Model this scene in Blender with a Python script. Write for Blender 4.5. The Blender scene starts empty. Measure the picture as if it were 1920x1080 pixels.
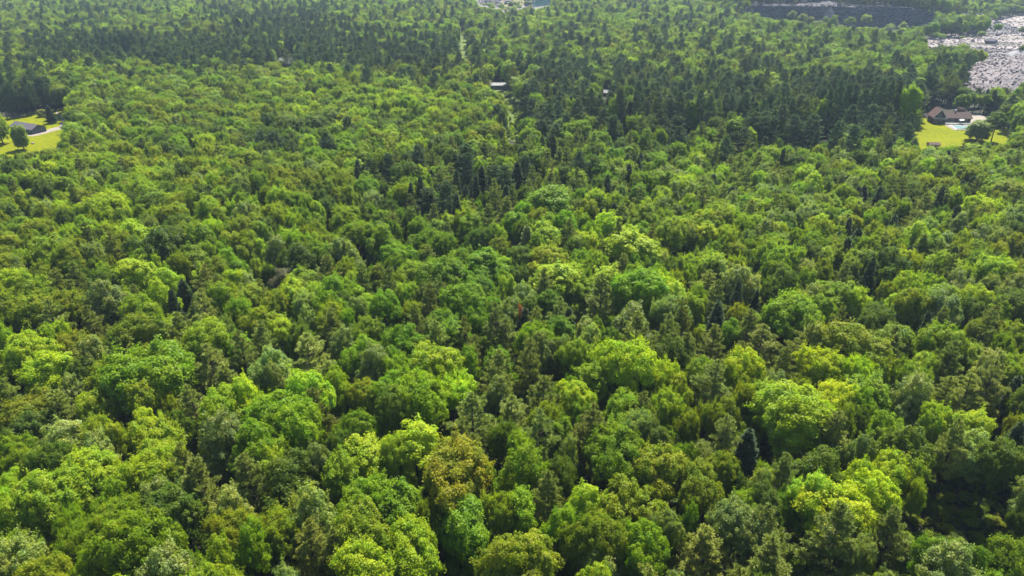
import bpy, bmesh, math, random
import numpy as np
from mathutils import Vector, Matrix

R = math.radians
random.seed(7)
RNG = np.random.default_rng(11)
scene = bpy.context.scene
COL = scene.collection

# ------------------------------------------------------------------ camera
H = 100.0                      # drone height above the valley floor
PITCH = R(27.0)
FPX = 1297.0                   # focal length in pixels of the 1920 wide photograph
cam_d = bpy.data.cameras.new('camera')
cam = bpy.data.objects.new('camera', cam_d); COL.objects.link(cam)
cam.location = (0, 0, H); cam.rotation_euler = (R(90) - PITCH, 0, 0)
cam_d.sensor_width = 36; cam_d.lens = 36 * FPX / 1920
cam_d.clip_start = 0.5; cam_d.clip_end = 9000
scene.camera = cam
CP, SP = math.cos(PITCH), math.sin(PITCH)

def proj(x, y, z):
    d = y * CP - (z - H) * SP
    v = y * SP + (z - H) * CP
    if d < 1: return (9e9, 9e9, d)
    return (960 + FPX * x / d, 540 - FPX * v / d, d)

def unproj(px, py, z=0.0):
    """estimate of the place on the level z that the photo shows at px, py"""
    a, b = (px - 960) / FPX, (540 - py) / FPX
    dx, dy, dz = a, CP + b * SP, -SP + b * CP
    t = (z - H) / dz
    return dx * t, dy * t

# ------------------------------------------------------------------ terrain
def sstep(a, b, x):
    t = min(1, max(0, (x - a) / (b - a)))
    return t * t * (3 - 2 * t)

def ground_z(x, y):
    m = (1 - sstep(250, 325, y)) + sstep(470, 560, y) * (1 - sstep(-330, -250, x)) * (1 - sstep(850, 950, y))
    u = 1.6 * math.sin(x * 0.021 + 1.3) * math.cos(y * 0.017 - .4) + 1.1 * math.sin(x * .043 - y * .031) + .8 * math.sin(y * .06 + x * .012)
    return u * m

CLIFF_Y, CLIFF_H, CLIFF_X0, CLIFF_X1 = 905.0, 23.0, 288.0, 530.0
def cliff_front(x):
    return CLIFF_Y + 9 * math.sin(x * .045) + 4 * math.sin(x * .13 + 1) - 18 * sstep(385, 470, x)
def base_z(x, y):
    if CLIFF_X0 - 15 < x < CLIFF_X1 + 20 and y > cliff_front(x) + 5:
        e = sstep(CLIFF_X0 - 15, CLIFF_X0 + 12, x) * (1 - .6 * sstep(CLIFF_X1 - 60, CLIFF_X1 + 20, x))
        return CLIFF_H * e
    return ground_z(x, y)

# ------------------------------------------------------------------ helpers
def tag(o, label=None, cat=None, group=None, kind=None):
    if label: o['label'] = label
    if cat: o['category'] = cat
    if group: o['group'] = group
    if kind: o['kind'] = kind
    return o

def mesh_from(name, verts, faces, mats, mat_idx=None, smooth=False):
    me = bpy.data.meshes.new(name)
    me.from_pydata([tuple(v) for v in verts], [], [tuple(f) for f in faces])
    for m in (mats if isinstance(mats, (list, tuple)) else [mats]): me.materials.append(m)
    if mat_idx is not None: me.polygons.foreach_set('material_index', np.asarray(mat_idx, dtype=np.int32))
    if smooth: me.polygons.foreach_set('use_smooth', np.ones(len(me.polygons), dtype=bool))
    me.update()
    return me

def quads_mesh(name, V, F, mats, mat_idx=None):
    me = bpy.data.meshes.new(name); n = len(F)
    me.vertices.add(len(V)); me.vertices.foreach_set('co', np.ascontiguousarray(V, dtype=np.float32).ravel())
    me.loops.add(4 * n); me.loops.foreach_set('vertex_index', np.ascontiguousarray(F, dtype=np.int32).ravel())
    me.polygons.add(n); me.polygons.foreach_set('loop_start', np.arange(0, 4 * n, 4, dtype=np.int32))
    for m in mats: me.materials.append(m)
    if mat_idx is not None: me.polygons.foreach_set('material_index', np.asarray(mat_idx, dtype=np.int32))
    me.update(calc_edges=True); me.validate()
    return me

def link(name, me, parent=None, loc=None):
    o = bpy.data.objects.new(name, me); COL.objects.link(o)
    if parent: o.parent = parent
    if loc: o.location = loc
    return o

def empty(name, loc, rz=0.0):
    o = bpy.data.objects.new(name, None); COL.objects.link(o)
    o.location = loc; o.rotation_euler = (0, 0, rz); o.empty_display_size = .5
    return o

class MB:
    def __init__(s): s.v = []; s.f = []
    def add(s, v, f):
        b = len(s.v); s.v += [tuple(p) for p in v]; s.f += [tuple(i + b for i in q) for q in f]
    def box(s, x0, x1, y0, y1, z0, z1):
        s.add([(x0,y0,z0),(x1,y0,z0),(x1,y1,z0),(x0,y1,z0),(x0,y0,z1),(x1,y0,z1),(x1,y1,z1),(x0,y1,z1)],
              [(0,3,2,1),(4,5,6,7),(0,1,5,4),(1,2,6,5),(2,3,7,6),(3,0,4,7)])
    def prism(s, prof, a0, a1, axis='y'):
        """closed outline prof (u, z) swept along axis"""
        n = len(prof); P = []
        for a in (a0, a1):
            for u, z in prof: P.append((u, a, z) if axis == 'y' else (a, u, z))
        F = [tuple(range(n)), tuple(range(2 * n - 1, n - 1, -1))]
        for i in range(n): F.append((i, (i + 1) % n + 0, (i + 1) % n + n, i + n))
        s.add(P, F)
    def tube(s, p0, p1, r0, r1, n=5):
        p0, p1 = Vector(p0), Vector(p1); d = (p1 - p0)
        if d.length < 1e-6: return
        d.normalize(); a = d.orthogonal().normalized(); b = d.cross(a)
        P = []
        for p, r in ((p0, r0), (p1, r1)):
            for k in range(n):
                t = 2 * math.pi * k / n
                P.append(p + (a * math.cos(t) + b * math.sin(t)) * r)
        s.add(P, [(k, (k + 1) % n, (k + 1) % n + n, k + n) for k in range(n)] + [tuple(range(n))[::-1], tuple(range(n, 2 * n))])
    def build(s, name, mat, parent=None, loc=None, bevel=0.0, smooth=False):
        me = mesh_from(name, s.v, s.f, mat, smooth=smooth)
        bm = bmesh.new(); bm.from_mesh(me); bmesh.ops.recalc_face_normals(bm, faces=bm.faces); bm.to_mesh(me); bm.free()
        o = link(name, me, parent, loc)
        if bevel:
            m = o.modifiers.new('bevel', 'BEVEL'); m.width = bevel; m.segments = 2; m.limit_method = 'ANGLE'
        return o

# ------------------------------------------------------------------ materials
def new_mat(name):
    m = bpy.data.materials.new(name); m.use_nodes = True
    nt = m.node_tree; nt.nodes.clear()
    out = nt.nodes.new('ShaderNodeOutputMaterial')
    return m, nt, nt.nodes, nt.links, out

def leaf_material(name, instanced, gloss=.18, rough=.5, trans=.5, hue_noise=.75):
    m, nt, N, L, out = new_mat(name)
    if instanced:
        src = N.new('ShaderNodeAttribute'); src.attribute_type = 'INSTANCER'; src.attribute_name = 'tint'
        tint, alpha = src.outputs['Color'], src.outputs['Alpha']
    else:
        src = N.new('ShaderNodeObjectInfo'); tint, alpha = src.outputs['Color'], src.outputs['Alpha']
    geo = N.new('ShaderNodeNewGeometry')
    tc = N.new('ShaderNodeTexCoord')
    noi = N.new('ShaderNodeTexNoise'); noi.inputs['Scale'].default_value = .4; noi.inputs['Detail'].default_value = 2
    L.new(tc.outputs['Object'], noi.inputs['Vector'])
    mr = N.new('ShaderNodeMapRange'); mr.inputs['To Min'].default_value = .74; mr.inputs['To Max'].default_value = 1.26
    L.new(geo.outputs['Random Per Island'], mr.inputs['Value'])
    v = N.new('ShaderNodeVectorMath'); v.operation = 'SCALE'
    L.new(tint, v.inputs[0]); L.new(mr.outputs[0], v.inputs['Scale'])
    # fresh growth: some patches of the crown are a little yellower, others bluer
    mr2 = N.new('ShaderNodeMapRange'); mr2.inputs['From Min'].default_value = .35; mr2.inputs['From Max'].default_value = .65
    L.new(noi.outputs[0], mr2.inputs['Value'])
    ra = N.new('ShaderNodeMix'); ra.data_type = 'RGBA'
    ra.inputs['A'].default_value = (1 - .22 * hue_noise, 1 - .06 * hue_noise, 1 + .25 * hue_noise, 1)
    ra.inputs['B'].default_value = (1 + .3 * hue_noise, 1 + .12 * hue_noise, 1 - .2 * hue_noise, 1)
    L.new(mr2.outputs[0], ra.inputs['Factor'])
    mul = N.new('ShaderNodeVectorMath'); mul.operation = 'MULTIPLY'
    L.new(v.outputs[0], mul.inputs[0]); L.new(ra.outputs['Result'], mul.inputs[1])
    pb = N.new('ShaderNodeBsdfPrincipled')
    L.new(mul.outputs[0], pb.inputs['Base Color'])
    pb.inputs['Roughness'].default_value = rough
    gl = N.new('ShaderNodeMath'); gl.operation = 'MULTIPLY'; gl.inputs[1].default_value = gloss
    L.new(alpha, gl.inputs[0]); L.new(gl.outputs[0], pb.inputs['Specular IOR Level'])
    tr = N.new('ShaderNodeBsdfTranslucent')
    tm = N.new('ShaderNodeVectorMath'); tm.operation = 'MULTIPLY'; tm.inputs[1].default_value = (1.35, 1.5, .5)
    L.new(mul.outputs[0], tm.inputs[0]); L.new(tm.outputs[0], tr.inputs['Color'])
    mx = N.new('ShaderNodeMixShader'); mx.inputs[0].default_value = trans
    L.new(pb.outputs[0], mx.inputs[1]); L.new(tr.outputs[0], mx.inputs[2])
    L.new(mx.outputs[0], out.inputs['Surface'])
    return m

def noise_mat(name, c0, c1, scale, rough=.9, c2=None, scale2=None, island=0.0, detail=6, spec=.2):
    """rough natural surface: two or three colours broken up by noise; optional tone per loose piece"""
    m, nt, N, L, out = new_mat(name)
    tc = N.new('ShaderNodeTexCoord')
    n1 = N.new('ShaderNodeTexNoise'); n1.inputs['Scale'].default_value = scale; n1.inputs['Detail'].default_value = detail
    L.new(tc.outputs['Object'], n1.inputs['Vector'])
    mr = N.new('ShaderNodeMapRange'); mr.inputs['From Min'].default_value = .32; mr.inputs['From Max'].default_value = .68
    L.new(n1.outputs[0], mr.inputs['Value'])
    a = N.new('ShaderNodeMix'); a.data_type = 'RGBA'
    a.inputs['A'].default_value = (*c0, 1); a.inputs['B'].default_value = (*c1, 1)
    L.new(mr.outputs[0], a.inputs['Factor']); res = a.outputs['Result']
    if c2:
        n2 = N.new('ShaderNodeTexNoise'); n2.inputs['Scale'].default_value = scale2; n2.inputs['Detail'].default_value = 4
        L.new(tc.outputs['Object'], n2.inputs['Vector'])
        m2 = N.new('ShaderNodeMapRange'); m2.inputs['From Min'].default_value = .48; m2.inputs['From Max'].default_value = .62
        L.new(n2.outputs[0], m2.inputs['Value'])
        b = N.new('ShaderNodeMix'); b.data_type = 'RGBA'; b.inputs['B'].default_value = (*c2, 1)
        L.new(m2.outputs[0], b.inputs['Factor']); L.new(res, b.inputs['A']); res = b.outputs['Result']
    if island:
        g = N.new('ShaderNodeNewGeometry'); m3 = N.new('ShaderNodeMapRange')
        m3.inputs['To Min'].default_value = 1 - island; m3.inputs['To Max'].default_value = 1 + island
        L.new(g.outputs['Random Per Island'], m3.inputs['Value'])
        vm = N.new('ShaderNodeVectorMath'); vm.operation = 'SCALE'
        L.new(res, vm.inputs[0]); L.new(m3.outputs[0], vm.inputs['Scale']); res = vm.outputs[0]
    pb = N.new('ShaderNodeBsdfPrincipled'); pb.inputs['Roughness'].default_value = rough
    pb.inputs['Specular IOR Level'].default_value = spec
    L.new(res, pb.inputs['Base Color'])
    L.new(pb.outputs[0], out.inputs['Surface'])
    return m

def sc3(c, k): return tuple(x * k for x in c)
def plain(name, c, rough=.6, spec=.3):
    return noise_mat(name, sc3(c, .85), sc3(c, 1.12), 1.7, rough, spec=spec)

M = dict(
    leaf=leaf_material('broad_leaves', False), leaf_far=leaf_material('broad_leaves_of_the_wood', True),
    needle=leaf_material('pine_needles', False, .15, .5, .2, .2), needle_far=leaf_material('pine_needles_of_the_wood', True, .15, .5, .2, .2),
    bark=noise_mat('grey_bark', (.075, .065, .055), (.03, .025, .02), 3.0),
    pinebark=noise_mat('pine_bark', (.05, .04, .034), (.022, .018, .016), 3.0),
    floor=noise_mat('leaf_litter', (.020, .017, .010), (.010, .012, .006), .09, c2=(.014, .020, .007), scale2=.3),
    lawn=noise_mat('mown_grass', (.105, .118, .001), (.135, .142, .001), .06, c2=(.078, .105, .001), spec=.04, scale2=.5),
    gravel=noise_mat('pale_gravel', (.15, .13, .11), (.20, .178, .15), .35),
    rock=noise_mat('slate_rubble', (.095, .083, .087), (.145, .126, .130), .25, .85, island=.2),
    rockdark=noise_mat('dark_slate_rubble', (.07, .065, .072), (.12, .112, .118), .5, .75, island=.4),
    quarry=noise_mat('quarry_floor', (.15, .13, .125), (.20, .175, .168), .05, c2=(.06, .057, .045), scale2=.03),
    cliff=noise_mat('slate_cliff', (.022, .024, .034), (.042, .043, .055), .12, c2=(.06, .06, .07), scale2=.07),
    sand=noise_mat('crushed_stone', (.17, .165, .17), (.20, .195, .195), .4),
)

# ------------------------------------------------------------------ leaves, crowns, trunks
def unit(a): return a / np.maximum(np.linalg.norm(a, axis=-1, keepdims=True), 1e-9)

def leaf_quads(P, Nn, length, width, rng, bend=.18):
    n = len(P)
    t = unit(np.cross(Nn, rng.normal(size=(n, 3))))
    b = np.cross(Nn, t)
    l = length[:, None]; w = width[:, None]
    V = np.stack([P - t * l * .5, P + b * w * .5 + Nn * w * bend, P + t * l * .5, P - b * w * .5 + Nn * w * bend], 1).reshape(-1, 3)
    F = np.arange(4 * n).reshape(n, 4)
    return V, F

def broad_crown(rng, form):
    """crown of a broadleaf tree: domes carry leaf clumps, clumps carry leaves"""
    D = []
    dens, per, lsz, crad = .95, 112, .275, (.55, 1.0)
    if form == 'dome':
        D.append(((0, 0, 0), (3.9, 3.9, 3.7)))
        for k in range(9):
            a = k * 2.4 + rng.uniform(-.4, .4); q = rng.uniform(1.6, 3.0)
            D.append(((q * math.cos(a), q * math.sin(a), rng.uniform(-.6, 2.2) + (3 - q) * .5), (1.9, 1.9, 1.6)))
    elif form == 'oval':
        D.append(((0, 0, .6), (2.7, 2.7, 5.2)))
        for k in range(10):
            a = k * 2.4 + rng.uniform(-.4, .4); z = rng.uniform(-3.2, 4.2); q = 1.7 * math.sqrt(max(.1, 1 - (z / 5.6) ** 2))
            D.append(((q * math.cos(a), q * math.sin(a), z), (1.55, 1.55, 1.5)))
    elif form == 'spread':
        D.append(((0, 0, -.5), (4.6, 4.6, 2.6)))
        for k in range(11):
            a = k * 2.4 + rng.uniform(-.5, .5); q = 4.0 * math.sqrt((k + .6) / 11.5)
            D.append(((q * math.cos(a), q * math.sin(a), rng.uniform(.2, 1.4) - q * .22), (1.9, 1.9, 1.35)))
    elif form == 'lumpy':
        for k in range(12):
            a = k * 2.4 + rng.uniform(-.5, .5); q = 3.3 * math.sqrt(k / 12)
            r = rng.uniform(1.5, 2.3)
            D.append(((q * math.cos(a), q * math.sin(a), rng.uniform(-2.2, 1.2) + (3.3 - q) * 1.0), (r, r, r * .95)))
        dens, crad = .7, (.6, .95)
    elif form == 'lawn':
        D.append(((0, 0, .2), (3.2, 3.2, 4.2)))
        for k in range(12):
            a = k * 2.4 + rng.uniform(-.4, .4); z = rng.uniform(-3.0, 3.4); q = 2.3 * math.sqrt(max(.1, 1 - (z / 4.8) ** 2))
            D.append(((q * math.cos(a), q * math.sin(a), z), (1.6, 1.6, 1.5)))
    elif form == 'airy':
        for k in range(14):
            a = k * 2.4 + rng.uniform(-.5, .5); z = rng.uniform(-4, 4.2); q = rng.uniform(.6, 2.6) * math.sqrt(max(.15, 1 - (z / 5.2) ** 2))
            r = rng.uniform(.9, 1.5)
            D.append(((q * math.cos(a), q * math.sin(a), z), (r, r, r * .9)))
        dens, per, lsz, crad = .8, 80, .24, (.5, .95)
    elif form == 'shrub':
        for k in range(6):
            a = k * 2.4; q = 1.5 * math.sqrt(k / 6)
            D.append(((q * math.cos(a), q * math.sin(a), rng.uniform(-.3, .6) - q * .2), (1.0, 1.0, .9)))
        dens, per, lsz, crad = 1.0, 60, .26, (.4, .7)
    C = []; CD = []
    for i, (c, r) in enumerate(D):
        c = np.array(c); r = np.array(r)
        area = 4 * math.pi * ((r[0] * r[1]) ** 1.6 / 3 + 2 * (r[0] * r[2]) ** 1.6 / 3) ** (1 / 1.6)
        n = max(6, int(area * dens))
        d = unit(rng.normal(size=(n * 2, 3))); d = d[d[:, 2] > -.62][:n]
        p = c + d * r * rng.uniform(.66, 1.14, (len(d), 1))
        keep = np.ones(len(p), bool)
        for j, (c2, r2) in enumerate(D):
            if j != i: keep &= (((p - np.array(c2)) / np.array(r2)) ** 2).sum(1) > .62
        C.append(p[keep]); CD.append(d[keep])
    C = np.concatenate(C); CD = np.concatenate(CD)
    # irregular outline
    ph = rng.uniform(0, 6.28, 4); ang = np.arctan2(C[:, 1], C[:, 0])
    k = 1 + .13 * np.sin(2 * ang + ph[0]) + .10 * np.sin(3 * ang + ph[1]) + .07 * np.sin(5 * ang + ph[2] + C[:, 2])
    C[:, :2] *= k[:, None]
    P = []; Nn = []
    for c, d in zip(C, CD):
        cr = rng.uniform(*crad); m = int(per * rng.uniform(.6, 1.3))
        e = unit(rng.normal(size=(m, 3)) + d * .55 + np.array([0, 0, .35]))
        q = c + e * cr * np.array([1, 1, .78]) * rng.uniform(.55, 1.08, (m, 1))
        if rng.random() < .16:      # a spray that reaches out of the crown
            q[: m // 3] = c + d * rng.uniform(.3, 1.25, (m // 3, 1)) + np.array([0, 0, .25]) + rng.normal(size=(m // 3, 3)) * .26
        P.append(q); Nn.append(unit(e * .75 + d * .35 + np.array([0, 0, .8]) + rng.normal(size=(m, 3)) * .5))
    # leaves in the heart of the crown
    m = len(C) * 14
    i = rng.integers(0, len(C), m)
    P.append(C[i] * rng.uniform(.35, .85, (m, 1)) + rng.normal(size=(m, 3)) * .3); Nn.append(unit(rng.normal(size=(m, 3)) + np.array([0, 0, .6])))
    P = np.concatenate(P); Nn = np.concatenate(Nn)
    L = lsz * rng.uniform(.65, 1.4, len(P))
    V, F = leaf_quads(P, Nn, L, L * rng.uniform(.55, .8, len(P)), rng)
    return V, F, C

def broad_proto(seed, form):
    rng = np.random.default_rng(seed)
    V, F, C = broad_crown(rng, form)
    rad = np.percentile(np.hypot(V[:, 0], V[:, 1]), 96)
    z0, z1 = V[:, 2].min(), V[:, 2].max()
    lift = {'dome': 5.5, 'oval': 4.0, 'spread': 6.0, 'lumpy': 5.0, 'airy': 3.6, 'lawn': .5, 'shrub': .15}[form] - z0
    V = V + np.array([0, 0, lift]); C = C + np.array([0, 0, lift])
    top = z1 + lift
    t = MB()
    r0 = .3 if form != 'shrub' else .06
    hz = top * .62
    pts = [(0, 0, -.4), (.1, -.05, hz * .35), (-.05, .12, hz * .7), (.05, 0, hz)]
    for k in range(3): t.tube(pts[k], pts[k + 1], r0 * (1 - .25 * k), r0 * (1 - .25 * (k + 1)), 7)
    for j in rng.choice(len(C), min(len(C), 16), replace=False):
        zb = min(hz * rng.uniform(.5, .95), max(.3, C[j][2] - .8)); p0 = np.array([0, 0, zb]); mid = p0 * .45 + C[j] * .55 + np.array([0, 0, -.35])
        t.tube(p0, mid, r0 * .4, r0 * .25, 4); t.tube(mid, C[j], r0 * .25, r0 * .07, 4)
    return dict(crown=(V, F), trunk=(t.v, t.f), diam=2 * rad, top=top, mid=.5 * (z0 + z1) + lift + .1 * (z1 - z0))

def pine_proto(seed, tall=False):
    """white pine: open whorls of level limbs with feathery upturned tufts"""
    rng = np.random.default_rng(seed)
    top = 24.0 if not tall else 30.0
    zb = top * (.3 if not tall else .26)
    t = MB()
    lean = rng.uniform(-.35, .35, 2)
    def axis(z): return np.array([lean[0] * (z / top) ** 2, lean[1] * (z / top) ** 2, z])
    for k in range(8):
        a, b = -0.4 + (top + .4) * k / 8, -0.4 + (top + .4) * (k + 1) / 8
        t.tube(axis(max(a, -.4)), axis(b), .32 * (1 - k / 8) + .03, .32 * (1 - (k + 1) / 8) + .03, 7)
    P = []; A = []; S = []
    z = zb
    lmax = 5.0 if not tall else 5.0
    while z < top - .3:
        u = (z - zb) / (top - zb)
        prof = lmax * (min(1, .7 + u * 2.0) * (1 - u) ** (1.0 if not tall else .6) * .98 + .05) * rng.uniform(.78, 1.15)
        nb = int(rng.integers(4, 7)); a0 = rng.uniform(0, 6.28)
        for k in range(nb):
            if rng.random() < .1: continue
            a = a0 + 6.283 * k / nb + rng.uniform(-.3, .3)
            ln = prof * rng.uniform(.55, 1.3); zz = z + rng.uniform(-.25, .25)
            rise = -.05 + .75 * u ** 1.5 + rng.uniform(-.1, .12)
            d = np.array([math.cos(a), math.sin(a), 0]); side = np.array([-math.sin(a), math.cos(a), 0])
            def br(s): return axis(zz) + d * ln * s + np.array([0, 0, ln * (rise * s + .16 * s * s)])
            if ln > .8:
                t.tube(br(0), br(.55), .055, .035, 3); t.tube(br(.55), br(1), .035, .012, 3)
            n = int(7 + ln * 8.5)
            s = rng.uniform(.28 if ln > 1 else .05, 1.03, n) ** .8
            lat = rng.uniform(-1, 1, n) * ln * .3 * np.minimum(1, (1.12 - s) * 1.8)
            for si, la in zip(s, lat):
                p = br(si) + side * la + np.array([0, 0, rng.uniform(-.06, .16)])
                out = unit(d * .8 + side * (la / (ln * .3 + .01)) * .8 + np.array([0, 0, .35 + .5 * u]))
                P.append(p); A.append(out); S.append(rng.uniform(.8, 1.2))
        z += rng.uniform(1.0, 1.6) if not tall else rng.uniform(.75, 1.2)
    for q in range(14):
        P.append(axis(top - rng.uniform(0, .9))); A.append(np.array([0, 0, 1.0])); S.append(.8)
    P = np.array(P); A = np.array(A); S = np.array(S)
    k = 15
    P = np.repeat(P, k, 0); A = np.repeat(A, k, 0); S = np.repeat(S, k)
    D = unit(A * .8 + rng.normal(size=P.shape) * .6 + np.array([0, 0, .2]))
    L = .56 * S * rng.uniform(.7, 1.3, len(P)); W = .085 * rng.uniform(.7, 1.4, len(P))
    B = unit(np.cross(D, rng.normal(size=P.shape) + np.array([0, 0, .8])))
    b = W[:, None] * B * .5; c = P + D * (L * .55)[:, None]
    V = np.stack([P, c + b, P + D * L[:, None], c - b], 1).reshape(-1, 3)
    F = np.arange(len(V)).reshape(-1, 4)
    rad = np.percentile(np.hypot(V[:, 0], V[:, 1]), 97)
    return dict(crown=(V, F), trunk=(t.v, t.f), diam=2 * rad, top=top, mid=(zb + top) * .5)

def spruce_proto(seed, slim=1.0, droop=.35):
    """dense dark cone of drooping tiers"""
    rng = np.random.default_rng(seed)
    top, zb = 20.0, 2.0
    t = MB()
    for k in range(6): t.tube((0, 0, top * k / 6 - .3), (0, 0, top * (k + 1) / 6), .26 * (1 - k / 6) + .02, .26 * (1 - (k + 1) / 6) + .02, 6)
    P = []; A = []
    z = zb
    while z < top - .2:
        u = (z - zb) / (top - zb)
        prof = 3.3 * slim * ((1 - u) ** .85 * min(1, .7 + u * 2) + .07)
        nb = int(7 + 3 * (1 - u)); a0 = rng.uniform(0, 6.28)
        for k in range(nb):
            a = a0 + 6.283 * k / nb + rng.uniform(-.25, .25); ln = prof * rng.uniform(.72, 1.15); zz = z + rng.uniform(-.25, .25)
            d = np.array([math.cos(a), math.sin(a), 0]); side = np.array([-math.sin(a), math.cos(a), 0])
            if ln > 1: t.tube((0, 0, zz), d * ln * .8 + np.array([0, 0, zz - droop * ln * .6]), .04, .012, 3)
            n = int(4 + ln * 7.5)
            s = rng.uniform(.15, 1.0, n) ** .75; lat = rng.uniform(-1, 1, n) * ln * .24 * np.minimum(1, (1.1 - s) * 1.6)
            for si, la in zip(s, lat):
                P.append(np.array([0, 0, zz]) + d * ln * si + side * la + np.array([0, 0, -droop * ln * si * (1.25 - .5 * si)]))
                A.append(unit(d + side * np.sign(la) * .5 + np.array([0, 0, -.15 + .5 * u])))
        z += rng.uniform(.5, .68)
    for q in range(10): P.append(np.array([0, 0, top - rng.uniform(0, .8)])); A.append(np.array([0, 0, 1.0]))
    P = np.array(P); A = np.array(A); k = 10
    P = np.repeat(P, k, 0); A = np.repeat(A, k, 0)
    D = unit(A + rng.normal(size=P.shape) * .45)
    L = .42 * rng.uniform(.7, 1.3, len(P)); W = .12 * rng.uniform(.7, 1.3, len(P))
    B = unit(np.cross(D, rng.normal(size=P.shape) * .6 + np.array([0, 0, 1.0])))
    b = W[:, None] * np.cross(B, D) * 0 + W[:, None] * B * .5; c = P + D * (L * .5)[:, None]
    V = np.stack([P, c + b, P + D * L[:, None], c - b], 1).reshape(-1, 3)
    F = np.arange(len(V)).reshape(-1, 4)
    rad = np.percentile(np.hypot(V[:, 0], V[:, 1]), 96)
    return dict(crown=(V, F), trunk=(t.v, t.f), diam=2 * rad, top=top, mid=top * .5)

FORMS = [('dome', 5), ('spread', 4), ('lumpy', 5), ('oval', 4), ('airy', 3), ('lawn', 2)]
PROTO = {}
s = 100
for f, n in FORMS:
    PROTO[f] = []
    for i in range(n): s += 1; PROTO[f].append(broad_proto(s, f))
PROTO['shrub'] = [broad_proto(301, 'shrub'), broad_proto(302, 'shrub')]
PROTO['pine'] = [pine_proto(401 + i) for i in range(4)]
PROTO['tallpine'] = [pine_proto(451 + i, True) for i in range(3)]
PROTO['spruce'] = [spruce_proto(501), spruce_proto(502, .85), spruce_proto(503, 1.1, .25)]

LIB = bpy.data.collections.new('far_wood_sources')          # not linked to the scene: sources of the far wood only
for f, ps in PROTO.items():
    con = f in ('pine', 'tallpine', 'spruce')
    for i, p in enumerate(ps):
        cm = M['needle'] if con else M['leaf']; cf = M['needle_far'] if con else M['leaf_far']; bk = M['pinebark'] if con else M['bark']
        p['crown_me'] = quads_mesh(f + '_crown', p['crown'][0], p['crown'][1], [cm])
        p['trunk_me'] = mesh_from(f + '_trunk', p['trunk'][0], p['trunk'][1], bk, smooth=True)
        tq = [q for q in p['trunk'][1] if len(q) == 4]
        V = np.concatenate([p['crown'][0], np.array(p['trunk'][0])]); nb = len(p['crown'][0])
        F = np.concatenate([p['crown'][1], np.array(tq) + nb])
        me = quads_mesh(f + '_far', V, F, [cf, bk], [0] * len(p['crown'][1]) + [1] * len(tq))
        p['far'] = bpy.data.objects.new('%s_source_%02d' % (f, i), me)

# ------------------------------------------------------------------ kinds of tree by look: colour (linear), gloss, forms, words
CLS = {
    'Y': ((.275, .35, .008), .8, 'dome lumpy dome spread', 'bright yellow-lime'),
    'L': ((.215, .292, .008), .9, 'dome lumpy oval dome spread', 'light lime-green'),
    'G': ((.142, .215, .004), .8, 'dome spread lumpy oval', 'mid green'),
    'E': ((.120, .208, .003), .8, 'dome oval lumpy', 'deep emerald-green'),
    'D': ((.075, .120, .006), 1.0, 'lumpy dome spread', 'dark green'),
    'O': ((.160, .200, .006), .8, 'spread dome lumpy', 'olive-green'),
    'B': ((.158, .175, .007), .7, 'spread dome', 'bronze-tinted'),
    'S': ((.165, .212, .034), 2.0, 'lumpy spread lumpy', 'silvery green'),
    'A': ((.17, .25, .026), 1.0, 'airy', 'pale airy green'),
    'N': ((.13, .13, .085), .6, 'airy', 'greyish thin-leaved'),
    'V': ((.085, .060, .058), .6, 'dome', 'dull purple-brown'),
    'R': ((.20, .055, .035), .5, 'airy', 'red-leaved'),
    'P': ((.158, .192, .030), 1.0, 'pine', 'grey-green'),
    'T': ((.072, .114, .042), 1.0, 'tallpine', 'tall dark'),
    'K': ((.050, .080, .028), 1.0, 'spruce', 'dark'),
    'C': ((.15, .20, .06), 1.0, 'spruce', 'pale green'),
}
CONIFER = 'PTKC'
TREES = []     # dicts: x y z cls form proto diam height rot tint hero

def patch_noise(x, y):
    return math.sin(x * .031 + 2) * math.sin(y * .027 + x * .011) + .6 * math.sin(x * .083 + y * .061 + 1)

GRID = {}
def grid_near(x, y, r):
    gx, gy = int(x // 10), int(y // 10); k = int(r // 10) + 1
    for i in range(gx - k, gx + k + 1):
        for j in range(gy - k, gy + k + 1):
            for t in GRID.get((i, j), ()): yield t

def add_tree(x, y, cls, diam, height, hero=False, z=None):
    col, gloss, forms, _ = CLS[cls]
    form = random.choice(forms.split()); pi = random.randrange(len(PROTO[form]))
    k = math.exp(random.gauss(0, .10) + .09 * patch_noise(x * .7 + 40, y * .7)); hr = random.gauss(0, .05) + .03 * patch_noise(x * .5 - 90, y * .5)
    tint = (col[0] * k * (1 + hr), col[1] * k, col[2] * k * (1 - hr), gloss)
    t = dict(x=x, y=y, z=base_z(x, y) if z is None else z, cls=cls, form=form, pi=pi, diam=diam, height=height,
 rot=random.uniform(0, 6.283), tint=tint, hero=hero, sq=random.uniform(.86, 1.16), tilt=(random.gauss(0, .05), random.gauss(0, .05)) if cls not in CONIFER else (random.gauss(0, .02), random.gauss(0, .02)))
    TREES.append(t); GRID.setdefault((int(x // 10), int(y // 10)), []).append(t)
    return t

def rnd_height(cls, diam):
    if cls == 'P': return random.uniform(17.5, 21.5)
    if cls == 'T': return random.uniform(20, 24)
    if cls == 'K': return random.uniform(15, 21)
    if cls == 'C': return random.uniform(19, 24)
    return max(5, min(24, 13.5 + .55 * diam + random.uniform(-1.8, 1.8)))

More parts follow.
